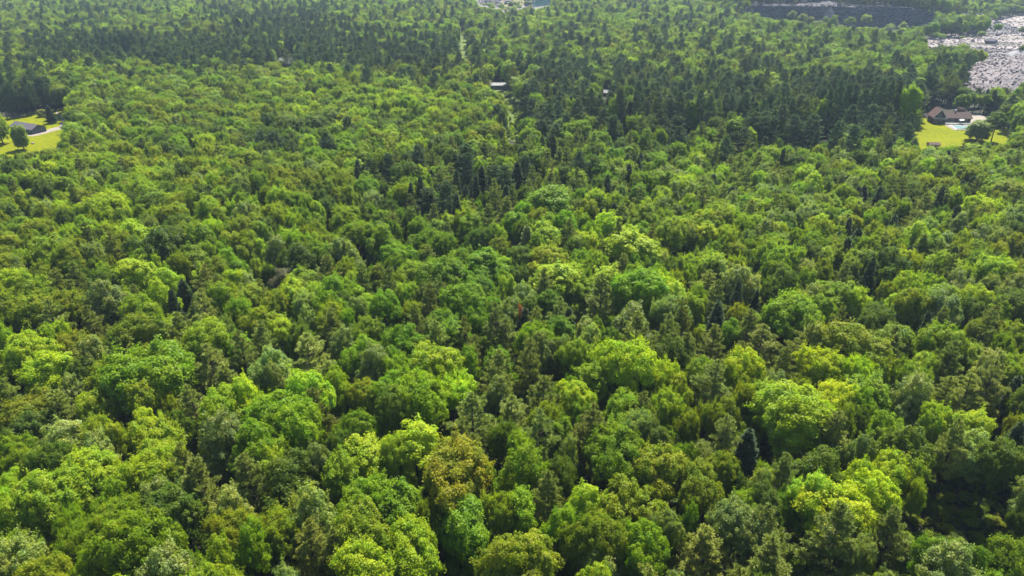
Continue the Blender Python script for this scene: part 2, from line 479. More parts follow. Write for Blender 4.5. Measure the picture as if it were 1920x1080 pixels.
# trees one can tell apart in the photograph: place in the photo of the crown, its width there, its look
HERO = """
123 817 112 S;193 763 82 L;277 787 65 Y;287 827 112 L;280 883 104 L;177 893 112 L;93 927 114 L;197 937 72 G;33 967 84 G;30 1053 104 S;90 867 80 D;20 837 62 G
317 770 42 B;333 807 56 D;373 767 64 P;417 773 90 G;460 750 64 L;423 817 100 S;403 860 40 B;477 853 112 G;520 793 112 E;570 800 84 G;597 787 64 P;573 750 96 L;590 877 60 S;550 913 112 D
470 920 86 P;377 920 86 P;347 893 64 P;293 933 72 S;333 967 112 D;230 980 90 O;257 1020 130 G;443 1010 92 O;433 960 80 S;533 1010 84 O;587 1040 80 P;617 1053 70 P;583 967 90 S;143 1027 74 G;180 1070 84 G;280 740 84 O
773 843 118 L;860 888 138 B;973 880 98 E;1030 937 60 P;1153 853 124 G;1053 820 56 E;887 797 78 P;958 797 66 P;1017 757 66 P;1013 830 66 P;870 847 44 P;1087 757 74 Y;920 747 58 S;853 747 84 Y;800 763 110 G;740 777 72 D;687 760 62 O
687 813 66 E;697 860 92 L;740 870 62 L;683 933 92 E;740 960 90 E;773 900 30 L;800 973 42 O;880 975 104 E;993 960 72 G;683 1003 114 G;773 1037 118 G;940 1040 112 O;973 1030 120 O;1107 937 84 L;1180 940 114 O;1047 993 72 E;1123 1020 104 O;1133 1047 90 S;1217 1027 92 E;1250 980 62 S
1240 880 104 O;1057 887 62 D;1087 790 52 E;1160 777 84 G;1180 803 72 S;1217 827 82 D;1250 760 66 Y;1267 733 62 Y;1167 733 60 D;1203 787 50 P
1480 777 132 L;1563 747 76 Y;1430 750 74 L;1493 803 100 L;1630 737 84 G;1713 747 84 S;1603 793 46 D;1670 813 84 G;1560 830 80 P;1530 870 104 D;1617 853 52 S;1347 833 76 P;1393 860 66 K;1307 907 92 O;1467 907 54 P;1433 907 50 S;1530 920 92 L
1613 907 62 L;1680 893 92 Y;1570 960 122 Y;1650 947 92 Y;1717 940 32 L;1567 1013 96 P;1663 1010 62 P;1437 1000 74 P;1467 953 52 E;1380 987 102 S;1323 1037 96 P;1430 1063 100 P;1613 1047 62 S;1290 977 42 E;1747 1043 76 E;1830 1062 54 E;1900 1062 84 G;1780 1075 112 S
1747 807 54 L;1813 810 72 L;1763 760 70 P;1807 760 62 P;1880 773 44 K;1847 740 62 P;1780 853 62 P;1713 850 92 D;1820 858 82 S;1883 868 60 K;1897 830 40 B;1863 875 82 D
1470 477 72 G;1830 403 52 Y;1780 437 44 K;1380 567 34 K;1410 577 34 K;1342 560 46 P;1397 520 72 S;1457 503 34 D;1323 533 50 P;1507 507 52 S;1573 540 92 G;1647 593 72 D;1493 590 112 G;1547 577 62 G;1613 557 52 L;1680 567 42 L;1710 537 56 L;1763 567 82 G;1890 577 82 D;1763 507 62 L;1863 520 62 L;1673 500 72 D;1807 540 62 S
1510 653 84 P;1423 647 74 P;1337 643 54 P;1597 647 112 O;1680 637 74 G;1670 657 60 P;1727 647 32 K;1777 653 82 G;1813 680 62 L;1757 620 50 P;1833 627 50 P;1853 623 50 P;1897 637 62 O;1400 700 72 Y;1547 693 84 Y;1610 703 62 L;1730 697 62 L;1770 690 52 P;1363 623 42 E;1310 697 62 G
987 462 42 C;947 397 44 P;933 370 50 K;1033 377 82 E;847 410 34 L;890 410 50 G;913 413 44 P;1137 423 58 L;1063 423 46 E;1020 437 58 L;1173 433 36 D;1207 413 62 O;1247 397 64 D;1073 463 46 S;1033 483 70 O;907 490 72 E;943 517 46 E;977 523 42 D;897 530 66 E;953 547 46 L;1040 517 82 L;1020 540 50 P;990 557 56 S;957 590 56 S;1030 570 46 E
1127 557 76 P;1140 517 62 L;1207 537 92 E;1180 460 82 L;1257 443 62 L;1187 590 76 S;1193 637 66 P;1250 637 52 P;1065 627 42 K;1050 600 50 P;1003 623 44 P;983 633 40 K;933 627 44 P;947 647 52 P;1017 667 56 S;993 697 54 P;1050 673 62 D;1180 688 114 Y;1247 707 62 Y;1083 680 62 O;1140 647 42 D;933 690 52 E;867 693 52 E
807 697 92 L;760 653 84 E;707 690 72 S;673 667 72 G;807 637 28 S;830 613 66 E;893 610 52 E;873 567 82 E;807 550 66 D;720 577 62 E;770 590 46 O;693 630 62 G;783 617 40 P;653 547 58 E;680 527 40 P;730 540 40 P;763 553 42 L;773 507 56 L;707 507 42 E;830 507 82 G;720 443 62 G;667 437 62 G;903 443 46 D;790 423 42 G;670 590 42 S
283 380 56 G;207 397 82 L;327 387 42 L;400 403 62 L;310 467 82 D;100 493 82 G;433 497 62 E;360 493 62 G;253 530 72 L;320 537 62 L;477 530 52 S;530 523 38 N;567 517 56 G;617 510 54 P;617 547 72 E;580 567 52 S;633 567 52 D;37 553 62 L;67 600 82 O;113 560 40 P;147 553 46 P;203 573 72 S;353 573 40 K
263 633 82 O;337 637 64 P;393 643 82 L;490 643 54 P;450 653 52 E;580 677 92 P;513 680 72 S;50 670 98 L;110 697 80 L;147 660 72 B;287 693 142 G;220 653 60 D;403 693 64 P;623 623 46 P;573 633 50 D;530 625 50 L
"""
def parse(txt):
    for e in txt.replace('\n', ';').split(';'):
        e = e.split()
        if len(e) == 4: yield float(e[0]), float(e[1]), float(e[2]), e[3]

for px, py, w, cls in parse(HERO):
    h = rnd_height(cls, 8.5)
    diam = 8
    for it in range(3):
        f = {'P': .64, 'T': .62, 'K': .52, 'C': .55}.get(cls, .68)
        gz = 0
        x, y = unproj(px, py, gz + h * f); d = proj(x, y, h * f)[2]
        diam = w * 1.06 * d / FPX
        if cls == 'P': diam = min(11.5, max(8.5, diam * 1.25))
        elif cls == 'K': diam = min(7.5, max(4.6, diam))
        elif cls not in CONIFER: h = rnd_height(cls, diam) if it == 0 else h
    add_tree(x, y, cls, diam, h, True)
# the small red crown between a silvery and a green tree
x, y = unproj(981, 582, 16); add_tree(x, y, 'R', 2.3, 18.2, True)

# ------------------------------------------------------------------ openings in the wood (where the photo shows lawn, rock, water)
OPEN = {
    'left lawn': [(-80, 214), (20, 226), (60, 214), (118, 206), (120, 256), (92, 272), (60, 280), (20, 285), (-80, 288)],
    'right lawn': [(1722, 236), (1742, 196), (1768, 198), (1818, 206), (1856, 212), (1852, 232), (1892, 252), (1892, 262), (1800, 263), (1765, 273), (1727, 270)],
    'cut low': [(956, 264), (973, 264), (970, 205), (960, 205)],
    'cut high': [(866, 104), (876, 104), (873, 62), (864, 62)],
    'pond': [(890, -5), (1036, -5), (1026, 9), (1000, 12), (945, 16), (900, 9)],
    'cliff': [(1412, 6), (1500, 8), (1560, 0), (1640, 14), (1740, 30), (1750, 40), (1690, 54), (1640, 48), (1560, 42), (1425, 30)],
    'rubble': [(1735, 74), (1850, 66), (1872, 34), (1990, 20), (1990, 172), (1920, 176), (1885, 172), (1820, 156), (1812, 146), (1838, 122), (1836, 92), (1780, 86), (1735, 84)],
    'mid house': [(921, 158), (950, 158), (950, 167), (921, 166)],
    'white house': [(522, 111), (548, 111), (548, 121), (524, 122)],
    'small roof': [(1130, 174), (1146, 174), (1146, 181), (1130, 181)],
    'pink house': [(-20, 188), (12, 188), (12, 196), (-20, 196)],
    'dark gap': [(1722, 925), (1760, 900), (1880, 925), (1895, 985), (1840, 1015), (1760, 1022), (1715, 990)],
    'small dark gap': [(838, 1012), (880, 1030), (896, 1085), (840, 1085)],
    'track': [(1150, 260), (1230, 261), (1330, 262), (1420, 261), (1500, 264), (1600, 266), (1700, 268), (1700, 264), (1500, 260), (1330, 258), (1150, 257)],
}
def inpoly(px, py, P):
    c = False; j = len(P) - 1
    for i in range(len(P)):
        if (P[i][1] > py) != (P[j][1] > py) and px < (P[j][0] - P[i][0]) * (py - P[i][1]) / (P[j][1] - P[i][1]) + P[i][0]: c = not c
        j = i
    return c
def blocks(x, y, z, diam, h):
    """would this tree stand in, or right in front of, one of the openings?"""
    for f in (.02, .14, .24, .33, .42, .5, .58, .66, .74, .82, .9, 1.0):
        r = diam * .5 * (.8 if f < .9 else .3)
        if f < .2: r = 1.0
        px, py, d = proj(x, y, z + h * f); q = r * FPX / d
        for P in OPEN.values():
            if inpoly(px, py, P) or inpoly(px - q, py, P) or inpoly(px + q, py, P): return True
    return False

# mix of trees by part of the wood (place in the photo): first match counts
ZONES = [
    ((60, 78, 690, 128), 'T6 K1 P2 D1 G1'),
    ((690, 84, 880, 130), 'T4 P2 G2'),
    ((-60, 150, 90, 215), 'T5 P2 D2'),
    ((480, 240, 640, 288), 'D6 G2 T1'),
    ((800, 320, 1000, 405), 'P4 K3 T2 D2 E1'),
    ((1560, 30, 1960, 130), 'G5 D5 O1 E1 P2 T1'),
    ((-60, 40, 420, 150), 'P3 T1 O3 G5 D3 L1'),
    ((400, 20, 640, 130), 'T4 K2 P3 G3 D3'),
    ((560, 60, 900, 130), 'T2 P4 G5 D3 E1 L1'),
    ((-60, -40, 1980, 60), 'P3 T1 G6 D3 O2 E1 L2'),
    ((880, 60, 1420, 130), 'P3 T2 G6 D3 O1 L1'),
    ((1400, 60, 1740, 160), 'G5 D4 P3 T2 S2 E1 L1'),
    ((640, 90, 960, 165), 'P4 T2 G3 O2 D1'),
    ((960, 130, 1380, 268), 'T5 P4 K1 G3 D2'),
    ((1380, 150, 1720, 275), 'T7 P3 K1 D1'),
    ((1700, 130, 1960, 215), 'T3 D3 G3 P2'),
    ((-60, 130, 560, 280), 'O5 G5 D4 P2 L1 S1 A1'),
    ((560, 130, 960, 290), 'L3 G5 E2 O3 D3 P1'),
    ((680, 255, 1120, 410), 'P5 K2 G3 E2 D3 L1'),
    ((1120, 270, 1500, 400), 'G4 P4 D2 S2 L2 E1 K1'),
    ((1500, 270, 1960, 480), 'G3 O3 S3 D3 P2 L2 K1'),
    ((-60, 280, 680, 560), 'O5 L3 G5 S1 D3 P1'),
    ((640, 400, 1340, 560), 'G5 L4 E3 O2 D2 S1 P1'),
    ((1300, 480, 1960, 740), 'G3 O3 S2 P3 L2 D3 K1'),
    ((-60, 550, 640, 760), 'O4 P3 S2 G3 L2 D2 K1'),
    ((640, 560, 1340, 740), 'P4 E3 G3 S2 O2 D2 K1'),
    ((-9999, 740, 9999, 9999), 'G3 O3 P3 S2 L2 E2 D3'),
    ((-9999, -9999, 9999, 60), 'P3 T3 G4 D4'),
    ((-9999, 60, 9999, 9999), 'G4 O3 L3 P2 D2 S1'),
]
ZW = [(r, [(e[0], float(e[1:])) for e in w.split()]) for r, w in ZONES]
def pick_class(px, py):
    jx, jy = px + random.gauss(0, 22), py + random.gauss(0, 6 + py * .02)
    for (x0, y0, x1, y1), w in ZW:
        if x0 <= jx <= x1 and y0 <= jy <= y1: break
    tot = sum(a for _, a in w); r = random.random() * tot
    for c, a in w:
        r -= a
        if r <= 0: return c
    return w[0][0]



# ------------------------------------------------------------------ ground and open places
xs = np.unique(np.concatenate([np.linspace(-3100, -700, 13), np.linspace(-700, 700, 113), np.linspace(700, 3100, 13)]))
ys = np.unique(np.concatenate([np.linspace(-850, 0, 8), np.linspace(0, 1000, 81), np.linspace(1000, 4050, 16)]))
V = [(x, y, ground_z(x, y)) for y in ys for x in xs]; nx = len(xs)
F = [(j * nx + i, j * nx + i + 1, (j + 1) * nx + i + 1, (j + 1) * nx + i) for j in range(len(ys) - 1) for i in range(nx - 1)]
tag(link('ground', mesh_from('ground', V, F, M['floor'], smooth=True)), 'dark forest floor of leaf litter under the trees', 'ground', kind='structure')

def sheet(name, pix, mat, z, label, cat):
    """a patch of level ground; its outline was estimated from the photo"""
    pts = [unproj(px, py) for px, py in pix]
    # soften the outline: subdivide and jitter the edge a little
    out = []
    for i, p in enumerate(pts):
        q = pts[(i + 1) % len(pts)]; n = max(1, int(math.dist(p, q) / 5))
        for k in range(n):
            t = k / n; j = 0 if k == 0 else .5
            out.append((p[0] + (q[0] - p[0]) * t + random.uniform(-j, j), p[1] + (q[1] - p[1]) * t + random.uniform(-j, j), z))
    bm = bmesh.new(); f = bm.faces.new([bm.verts.new(v) for v in out])
    if f.normal.z < 0: f.normal_flip()
    f.normal_update()
    if f.normal.z < 0: f.normal_flip()
    bmesh.ops.triangulate(bm, faces=bm.faces[:])
    me = bpy.data.meshes.new(name); bm.to_mesh(me); bm.free(); me.materials.append(mat)
    return tag(link(name, me), label, cat, kind='structure')

sheet('lawn', [(-90, 205), (30, 222), (60, 209), (122, 202), (126, 262), (92, 286), (40, 310), (-90, 330)], M['lawn'], .03, 'sunlit lawn around the long grey house on the left', 'lawn')
sheet('lawn', [(1696, 284), (1724, 222), (1820, 214), (1862, 226), (1905, 250), (1905, 268), (1800, 276), (1768, 286)], M['lawn'], .03, 'bright yellow-green lawn in front of the house with the pool', 'lawn')
sheet('driveway', [(50, 255), (58, 251), (76, 247), (112, 237), (117, 228), (112, 218), (104, 211), (108, 210), (117, 217), (122, 229), (119, 241), (80, 252), (62, 256)], M['gravel'], .06, 'pale gravel drive curving past the long grey house', 'driveway')
sheet('driveway', [(1812, 214), (1828, 211), (1846, 219), (1856, 226), (1862, 233), (1842, 231), (1815, 236), (1812, 225)], M['gravel'], .06, 'pale gravel forecourt at the end of the brown house', 'driveway')
sheet('grass', [(945, 262), (985, 268), (978, 190), (955, 188), (940, 165), (905, 120), (884, 70), (886, 30), (868, 8), (842, 6), (856, 60), (868, 120), (925, 180)], noise_mat('rough_grass', (.045, .075, .008), (.065, .09, .01), .12), .03, 'strip of rough grass cut straight through the wood', 'grass')
sheet('grass', [(1090, 262), (1230, 263), (1500, 267), (1720, 270), (1720, 281), (1500, 279), (1230, 275), (1090, 273)], bpy.data.materials['rough_grass'], .05, 'narrow grassy strip in front of the tall pines', 'grass')
sheet('grass', [(908, 172), (998, 166), (1002, 184), (965, 192), (928, 186)], bpy.data.materials['rough_grass'], .06, 'small yard of rough grass in front of the long white-roofed building', 'grass')
sheet('rock_field', [(1725, 92), (1725, 72), (1800, 60), (1868, 30), (2060, 8), (2060, 182), (1925, 182), (1880, 178), (1812, 168), (1800, 140), (1830, 120), (1825, 96)], M['quarry'], .04, 'pale stony floor of the slate quarry on the right', 'rock field')
sheet('rock_field', [(880, 20), (880, -4), (1030, -4), (1030, 10), (1000, 22), (945, 30), (905, 24)], noise_mat('stony_ground', (.075, .07, .06), (.11, .10, .085), .08), .04, 'pale stony clearing beside the far pond', 'rock field')
sheet('grass', [(935, 16), (940, 2), (985, 0), (978, 12), (960, 18)], noise_mat('dry_grass', (.085, .085, .015), (.11, .10, .02), .05), .08, 'yellowish grass growing on the stony clearing', 'grass')
sheet('gravel_track', [(1868, 118), (1905, 113), (2040, 112), (2040, 136), (1920, 134), (1885, 128)], M['sand'], .1, 'white crushed stone ground in the quarry', 'gravel ground')

wm, nt, N, L, out = new_mat('pond_water')
pb = N.new('ShaderNodeBsdfPrincipled'); pb.inputs['Base Color'].default_value = (.012, .045, .045, 1); pb.inputs['Roughness'].default_value = .08
L.new(pb.outputs[0], out.inputs['Surface'])
sheet('water', [(985, 2), (1005, -3), (1060, -6), (1060, 6), (1030, 10), (995, 15), (985, 11)], wm, .1, 'dark teal pond at the far edge of the wood', 'water')

# ------------------------------------------------------------------ quarry cliff and heaps
def bumpy(x, y, z, s):
    return (math.sin(x * .31 * s + z * .5) * math.cos(z * .73 * s + y * .2) + .6 * math.sin(x * .83 * s - z * 1.1 * s + 1) + .4 * math.sin(x * 1.9 * s + z * 2.3 * s))
V = []; cxs = np.arange(CLIFF_X0 - 20, CLIFF_X1 + 30, 2.2); rows = 13
for x in cxs:
    e = sstep(CLIFF_X0 - 15, CLIFF_X0 + 12, x) * (1 - .6 * sstep(CLIFF_X1 - 60, CLIFF_X1 + 20, x))
    for k in range(rows):
        v = k / (rows - 1); z = -1 + (CLIFF_H * e + 1) * v
        ledge = 2.4 * math.floor(v * 3 + .4 * math.sin(x * .05)) / 3
        V.append((x, cliff_front(x) + ledge + 1.1 * bumpy(x, 0, z, 1.0) + 2 * v, z + (.35 * bumpy(x, 7, z, .8) if 0 < k < rows - 1 else 0)))
    for yb in (12, 40, 140, 520): V.append((x, cliff_front(x) + yb, CLIFF_H * e + .4 * math.sin(x * .2 + yb)))
nr = rows + 4
F = [(i * nr + j, (i + 1) * nr + j, (i + 1) * nr + j + 1, i * nr + j + 1) for i in range(len(cxs) - 1) for j in range(nr - 1)]
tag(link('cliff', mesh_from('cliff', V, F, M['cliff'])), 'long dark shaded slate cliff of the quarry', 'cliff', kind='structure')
V = []; pxs = np.arange(-10, 150, 4.0)
for x in pxs:
    for k in range(8):
        v = k / 7; V.append((x, 1325 + 3 * bumpy(x, 1, v * 16, .6) + 3 * v, -1 + 17 * v))
    V.append((x, 1500, 16))
F = [(i * 9 + j, (i + 1) * 9 + j, (i + 1) * 9 + j + 1, i * 9 + j + 1) for i in range(len(pxs) - 1) for j in range(8)]
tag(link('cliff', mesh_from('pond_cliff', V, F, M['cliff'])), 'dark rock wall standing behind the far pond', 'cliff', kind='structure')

def heap_h(x, y, hp):
    cx, cy, rx, ry, h = hp
    d = math.hypot((x - cx) / rx, (y - cy) / ry)
    if d >= 1: return -1
    a = math.atan2(y - cy, x - cx)
    return h * ((1 - d) ** .8) * (1 + .14 * math.sin(3 * a + cx) + .09 * math.sin(5 * a)) + .5 * math.sin(x * .5) * math.cos(y * .4) - .2
def heap(name, hp, mat, label, rocks=None):
    cx, cy, rx, ry, h = hp; n = 40; V = []; F = []
    for j in range(n + 1):
        for i in range(n + 1):
            x, y = cx + rx * (2 * i / n - 1), cy + ry * (2 * j / n - 1); V.append((x, y, heap_h(x, y, hp)))
    for j in range(n):
        for i in range(n): F.append((j * (n + 1) + i, j * (n + 1) + i + 1, (j + 1) * (n + 1) + i + 1, (j + 1) * (n + 1) + i))
    return tag(link(name, mesh_from(name, V, F, mat)), label, name.replace('_', ' '), kind='structure')

BIG = (392, 540, 62, 58, 20.0)
FARH = (545, 880, 62, 52, 17.0)
LOW = (430, 690, 70, 36, 5.0)
CHUTE = (383, 899, 20, 16, 23.0)
CONE = (468, 668, 14, 13, 6.0)
heap('rubble_heap', BIG, M['rock'], 'big heap of pale broken slate at the quarry edge')
heap('rubble_heap', FARH, M['rockdark'], 'far grey heap of broken slate at the right edge')
heap('rubble_heap', LOW, M['rock'], 'low spread of broken slate in the quarry')
heap('rubble_heap', CHUTE, M['rock'], 'pale slide of rubble spilling down between the cliff faces')
heap('gravel_heap', CONE, M['sand'], 'whitish cone of crushed stone in the quarry')
heap('gravel_heap', (496, 660, 11, 10, 4.5), M['sand'], 'lower whitish pile of crushed stone beside the cone')

CUBE = np.array([(-1,-1,-1),(1,-1,-1),(1,1,-1),(-1,1,-1),(-1,-1,1),(1,-1,1),(1,1,1),(-1,1,1)], float) * .5
CF = np.array([(0,3,2,1),(4,5,6,7),(0,1,5,4),(1,2,6,5),(2,3,7,6),(3,0,4,7)])
def rocks(name, pts, lo, hi, mat, label):
    n = len(pts); rng = RNG
    S = lo * (hi / lo) ** (rng.random(n) ** 2.2)
    Q = unit(rng.normal(size=(n, 3)) * .42 + np.array([0, 0, 1.0])); A = unit(np.cross(Q, rng.normal(size=(n, 3)))); B = np.cross(Q, A)
    K = CUBE[None] * (1 + rng.uniform(-.35, .35, (n, 8, 3))) * rng.uniform([1.0, .6, .3], [1.7, 1.2, .8], (n, 1, 3)).reshape(n, 1, 3)
    P = (K[:, :, :1] * A[:, None] + K[:, :, 1:2] * B[:, None] + K[:, :, 2:] * Q[:, None]) * S[:, None, None] + np.array(pts)[:, None] + np.array([0, 0, .12]) * S[:, None, None]
    Fq = (CF[None] + 8 * np.arange(n)[:, None, None]).reshape(-1, 4)
    return tag(link(name, mesh_from(name, P.reshape(-1, 3).tolist(), Fq.tolist(), mat)), label, 'rubble', kind='stuff')
def on_heap(hp, n):
    P = []
    while len(P) < n:
        a = random.uniform(0, 6.283); d = math.sqrt(random.random()) * 1.02
        x, y = hp[0] + hp[2] * d * math.cos(a), hp[1] + hp[3] * d * math.sin(a)
        P.append((x, y, max(0, heap_h(x, y, hp))))
    return P
rocks('slate_rubble', on_heap(BIG, 4200), .35, 1.35, M['rock'], 'loose pale slate slabs covering the big heap')
rocks('slate_rubble', on_heap(FARH, 2500), .5, 1.9, M['rockdark'], 'loose grey slate slabs covering the far heap')
rocks('slate_rubble', on_heap(LOW, 2200) + on_heap(CHUTE, 500), .5, 2.0, M['rock'], 'loose slate blocks on the quarry floor and on the slide')
P = []
while len(P) < 2600:
    px, py = random.uniform(1738, 2040), random.uniform(20, 112)
    if inpoly(px, py, OPEN['rubble']): x, y = unproj(px, py); P.append((x, y, 0))
rocks('slate_rubble', P, .45, 2.1, M['rock'], 'scattered slate blocks across the stony quarry floor')
P = []
while len(P) < 330:
    px, py = random.uniform(884, 1000), random.uniform(-3, 20)
    if inpoly(px, py, OPEN['pond']) and not (940 < px < 985 and random.random() < .8): x, y = unproj(px, py); P.append((x, y, 0))
rocks('slate_rubble', P, 1.0, 7.0, M['rock'], 'pale blocks lying in the clearing beside the far pond')
P = [(x, cliff_front(x) + random.uniform(2, 14), base_z(x, cliff_front(x) + 7) + .2) for x in [random.gauss(374, 11) for _ in range(600)] if CLIFF_X0 < x < CLIFF_X1]
rocks('slate_rubble', P, .8, 4.0, M['rock'], 'pale slate blocks along the top of the cliff')

def boulder(pix, size, mat, label, seed):
    rng = np.random.default_rng(seed); bm = bmesh.new(); bmesh.ops.create_icosphere(bm, subdivisions=3, radius=1)
    ax = unit(rng.normal(size=(7, 3))); cut = rng.uniform(.62, .85, 7)
    for v in bm.verts:
        p = np.array(v.co)
        for a, c in zip(ax, cut):
            q = p @ a
            if q > c: p = p - a * (q - c)
        v.co = Vector(p * np.array(size) * .5) + Vector((0, 0, size[2] * .34))
    me = bpy.data.meshes.new('boulder'); bm.to_mesh(me); bm.free(); me.materials.append(mat)
    x, y = unproj(*pix); return tag(link('boulder', me, None, (x, y, 0)), label, 'boulder')
boulder((1856, 82), (14, 9, 7), M['rockdark'], 'dark angular boulder standing on the pale quarry floor', 5)
boulder((1891, 256), (2.6, 2.2, 5.5), M['gravel'], 'upright pinkish boulder beside the lawn behind the dark tree', 6)
boulder((62, 270), (2.6, 1.6, 1.0), M['gravel'], 'flat pale stone on the lawn below the gravel drive', 8)

# ------------------------------------------------------------------ houses
def roof_mat(name, c): return noise_mat(name, sc3(c, .8), sc3(c, 1.15), .9, .8, c2=sc3(c, .65), scale2=2.2)
GLASS, nt, N, L, out = new_mat('window_glass')
pb = N.new('ShaderNodeBsdfPrincipled'); pb.inputs['Base Color'].default_value = (.03, .04, .05, 1); pb.inputs['Roughness'].default_value = .06
L.new(pb.outputs[0], out.inputs['Surface'])
W = dict(dark=plain('dark_brown_boards', (.045, .03, .024)), brown=roof_mat('brown_shingles', (.055, .036, .031)), red=roof_mat('red_brown_shingles', (.085, .05, .045)),
         white=plain('white_paint', (.32, .32, .31), .5), slate=roof_mat('grey_shingles', (.080, .073, .088)), blue=plain('blue_grey_boards', (.09, .105, .12)),
         light=roof_mat('pale_metal_roof', (.2, .205, .21)), pink=roof_mat('pinkish_shingles', (.2, .13, .12)), cream=plain('cream_boards', (.25, .22, .19)),
         concrete=noise_mat('pinkish_concrete', (.15, .125, .12), (.19, .16, .15), 1.0), deck=plain('grey_deck_boards', (.3, .28, .26)))

def window(parent, x0, x1, z0, z1, y):
    f = MB(); t = .12
    f.box(x0, x1, y - .06, y + .02, z1 - t, z1); f.box(x0, x1, y - .06, y + .02, z0, z0 + t)
    f.box(x0, x0 + t, y - .055, y + .02, z0 + t, z1 - t); f.box(x1 - t, x1, y - .055, y + .02, z0 + t, z1 - t)
    o = f.build('window', W['white'], parent)
    g = MB(); g.box(x0 + t, x1 - t, y - .03, y + .01, z0 + t, z1 - t); g.build('pane', GLASS, o)
    return o

def gable_house(name, loc, rz, length, depth, eave, ridge, wallm, roofm, label, wins=(), over=.45, cat='house'):
    """ridge along local x, front wall on y = 0"""
    h = empty(name, (*loc, 0), rz); tag(h, label, cat)
    w = MB(); w.prism([(0, -.2), (depth, -.2), (depth, eave), (depth / 2, ridge - .12), (0, eave)], 0, length, 'x'); w.build('wall', wallm, h)
    r = MB(); sl = (ridge - eave) / (depth / 2); t = .22
    r.prism([(-over, eave - over * sl), (depth / 2, ridge), (depth + over, eave - over * sl), (depth + over, eave - over * sl + t), (depth / 2, ridge + t), (-over, eave - over * sl + t)], -over, length + over, 'x')
    r.build('roof', roofm, h)
    for a in wins: window(h, *a, 0)
    return h

# the brown house with the steep gable and the pool
A = unproj(1747, 231); Bq = unproj(1814, 231)
RZ = R(-7)
hs = empty('house', (A[0], A[1], 0), RZ)
tag(hs, 'dark brown house with a steep reddish front gable beside the swimming pool', 'house')
gw, gd = 6.4, 7.0
m = MB(); m.prism([(0, -.2), (gw, -.2), (gw, 4.0), (gw / 2, 7.9), (0, 4.0)], 0, gd, 'y'); m.build('wall', W['dark'], hs)
m = MB(); sl = (8.1 - 4.1) / (gw / 2); o_ = .7
m.prism([(-o_, 4.1 - o_ * sl), (gw / 2, 8.1), (gw + o_, 4.1 - o_ * sl), (gw + o_, 4.4 - o_ * sl), (gw / 2, 8.4), (-o_, 4.4 - o_ * sl)], -1.3, gd + .5, 'y')
rf = m.build('roof', W['red'], hs)
m = MB()
m.prism([(-o_ - .03, 4.05 - o_ * sl), (gw / 2, 8.05), (gw / 2, 8.45), (-o_ - .03, 4.45 - o_ * sl)], -1.38, -1.305, 'y')
m.prism([(gw / 2 + .01, 8.05), (gw + o_ + .03, 4.05 - o_ * sl), (gw + o_ + .03, 4.45 - o_ * sl), (gw / 2 + .01, 8.45)], -1.38, -1.305, 'y')
m.build('fascia', W['white'], rf)
f = MB(); f.prism([(1.5, 4.0), (4.9, 4.0), (4.9, 4.9), (3.2, 7.0), (1.5, 4.9)], -.08, .03, 'y'); g = f.build('window', GLASS, hs)
f = MB(); f.box(2.5, 2.6, -.12, -.085, 4.0, 6.0); f.box(3.8, 3.9, -.12, -.085, 4.0, 6.0); f.box(1.5, 4.9, -.13, -.085, 4.85, 4.95); f.build('frame', W['white'], g)
f = MB(); f.box(-.4, gw + .5, -2.2, 0, 3.0, 3.25); b = f.build('balcony', W['deck'], hs)
f = MB(); f.box(-.4, gw + .5, -2.24, -2.16, 3.95, 4.1); f.box(-.4, gw + .5, -2.28, -2.205, 3.0, 3.35)
for i in range(16): f.box(-.4 + i * .48, -.34 + i * .48, -2.22, -2.18, 3.35, 3.95)
f.build('railing', W['white'], b)
for x in (.2, gw / 2, gw - .2):
    f = MB(); f.box(x - .1, x + .1, -2.1, -1.9, -.1, 3.0); f.build('post', W['dark'], hs)
for x0 in (.7, 3.6): window(hs, x0, x0 + 2.1, .4, 2.6, 0)
wl = 15.6
m = MB(); m.prism([(1.4, -.2), (9.2, -.2), (9.2, 3.3), (5.3, 5.7), (1.4, 3.3)], gw + .01, gw + wl, 'x'); m.build('wall', W['dark'], hs)
m = MB(); m.prism([(.7, 2.87), (5.3, 5.75), (9.9, 2.87), (9.9, 3.1), (5.3, 5.98), (.7, 3.1)], gw + .95, gw + wl + .6, 'x'); rf = m.build('roof', W['brown'], hs)
m = MB(); m.box(gw + 7.2, gw + 8.0, 5.2, 6.0, 5.2, 6.9); m.box(gw + 7.1, gw + 8.1, 5.1, 6.1, 6.9, 7.1); m.build('chimney', W['white'], rf)
for x0 in (gw + 1.6, gw + 4.4, gw + 8.6, gw + 11.8): window(hs, x0, x0 + 1.7, 1.0, 2.5, 1.4)
m = MB(); m.box(gw + .6, gw + wl + .2, -2.6, 1.39, .0, .55); dk = m.build('deck', W['deck'], hs)
m = MB(); m.box(gw + .6, gw + wl + .2, -2.66, -2.58, 1.4, 1.52); m.box(gw + .6, gw + wl + .2, -2.7, -2.62, .3, .62)
for i in range(52): m.box(gw + .6 + i * .29, gw + .66 + i * .29, -2.64, -2.6, .62, 1.4)
m.build('railing', W['white'], dk)
CP_, SP_ = math.cos(RZ), math.sin(RZ)
def hloc(x, y): return A[0] + x * CP_ - y * SP_, A[1] + x * SP_ + y * CP_

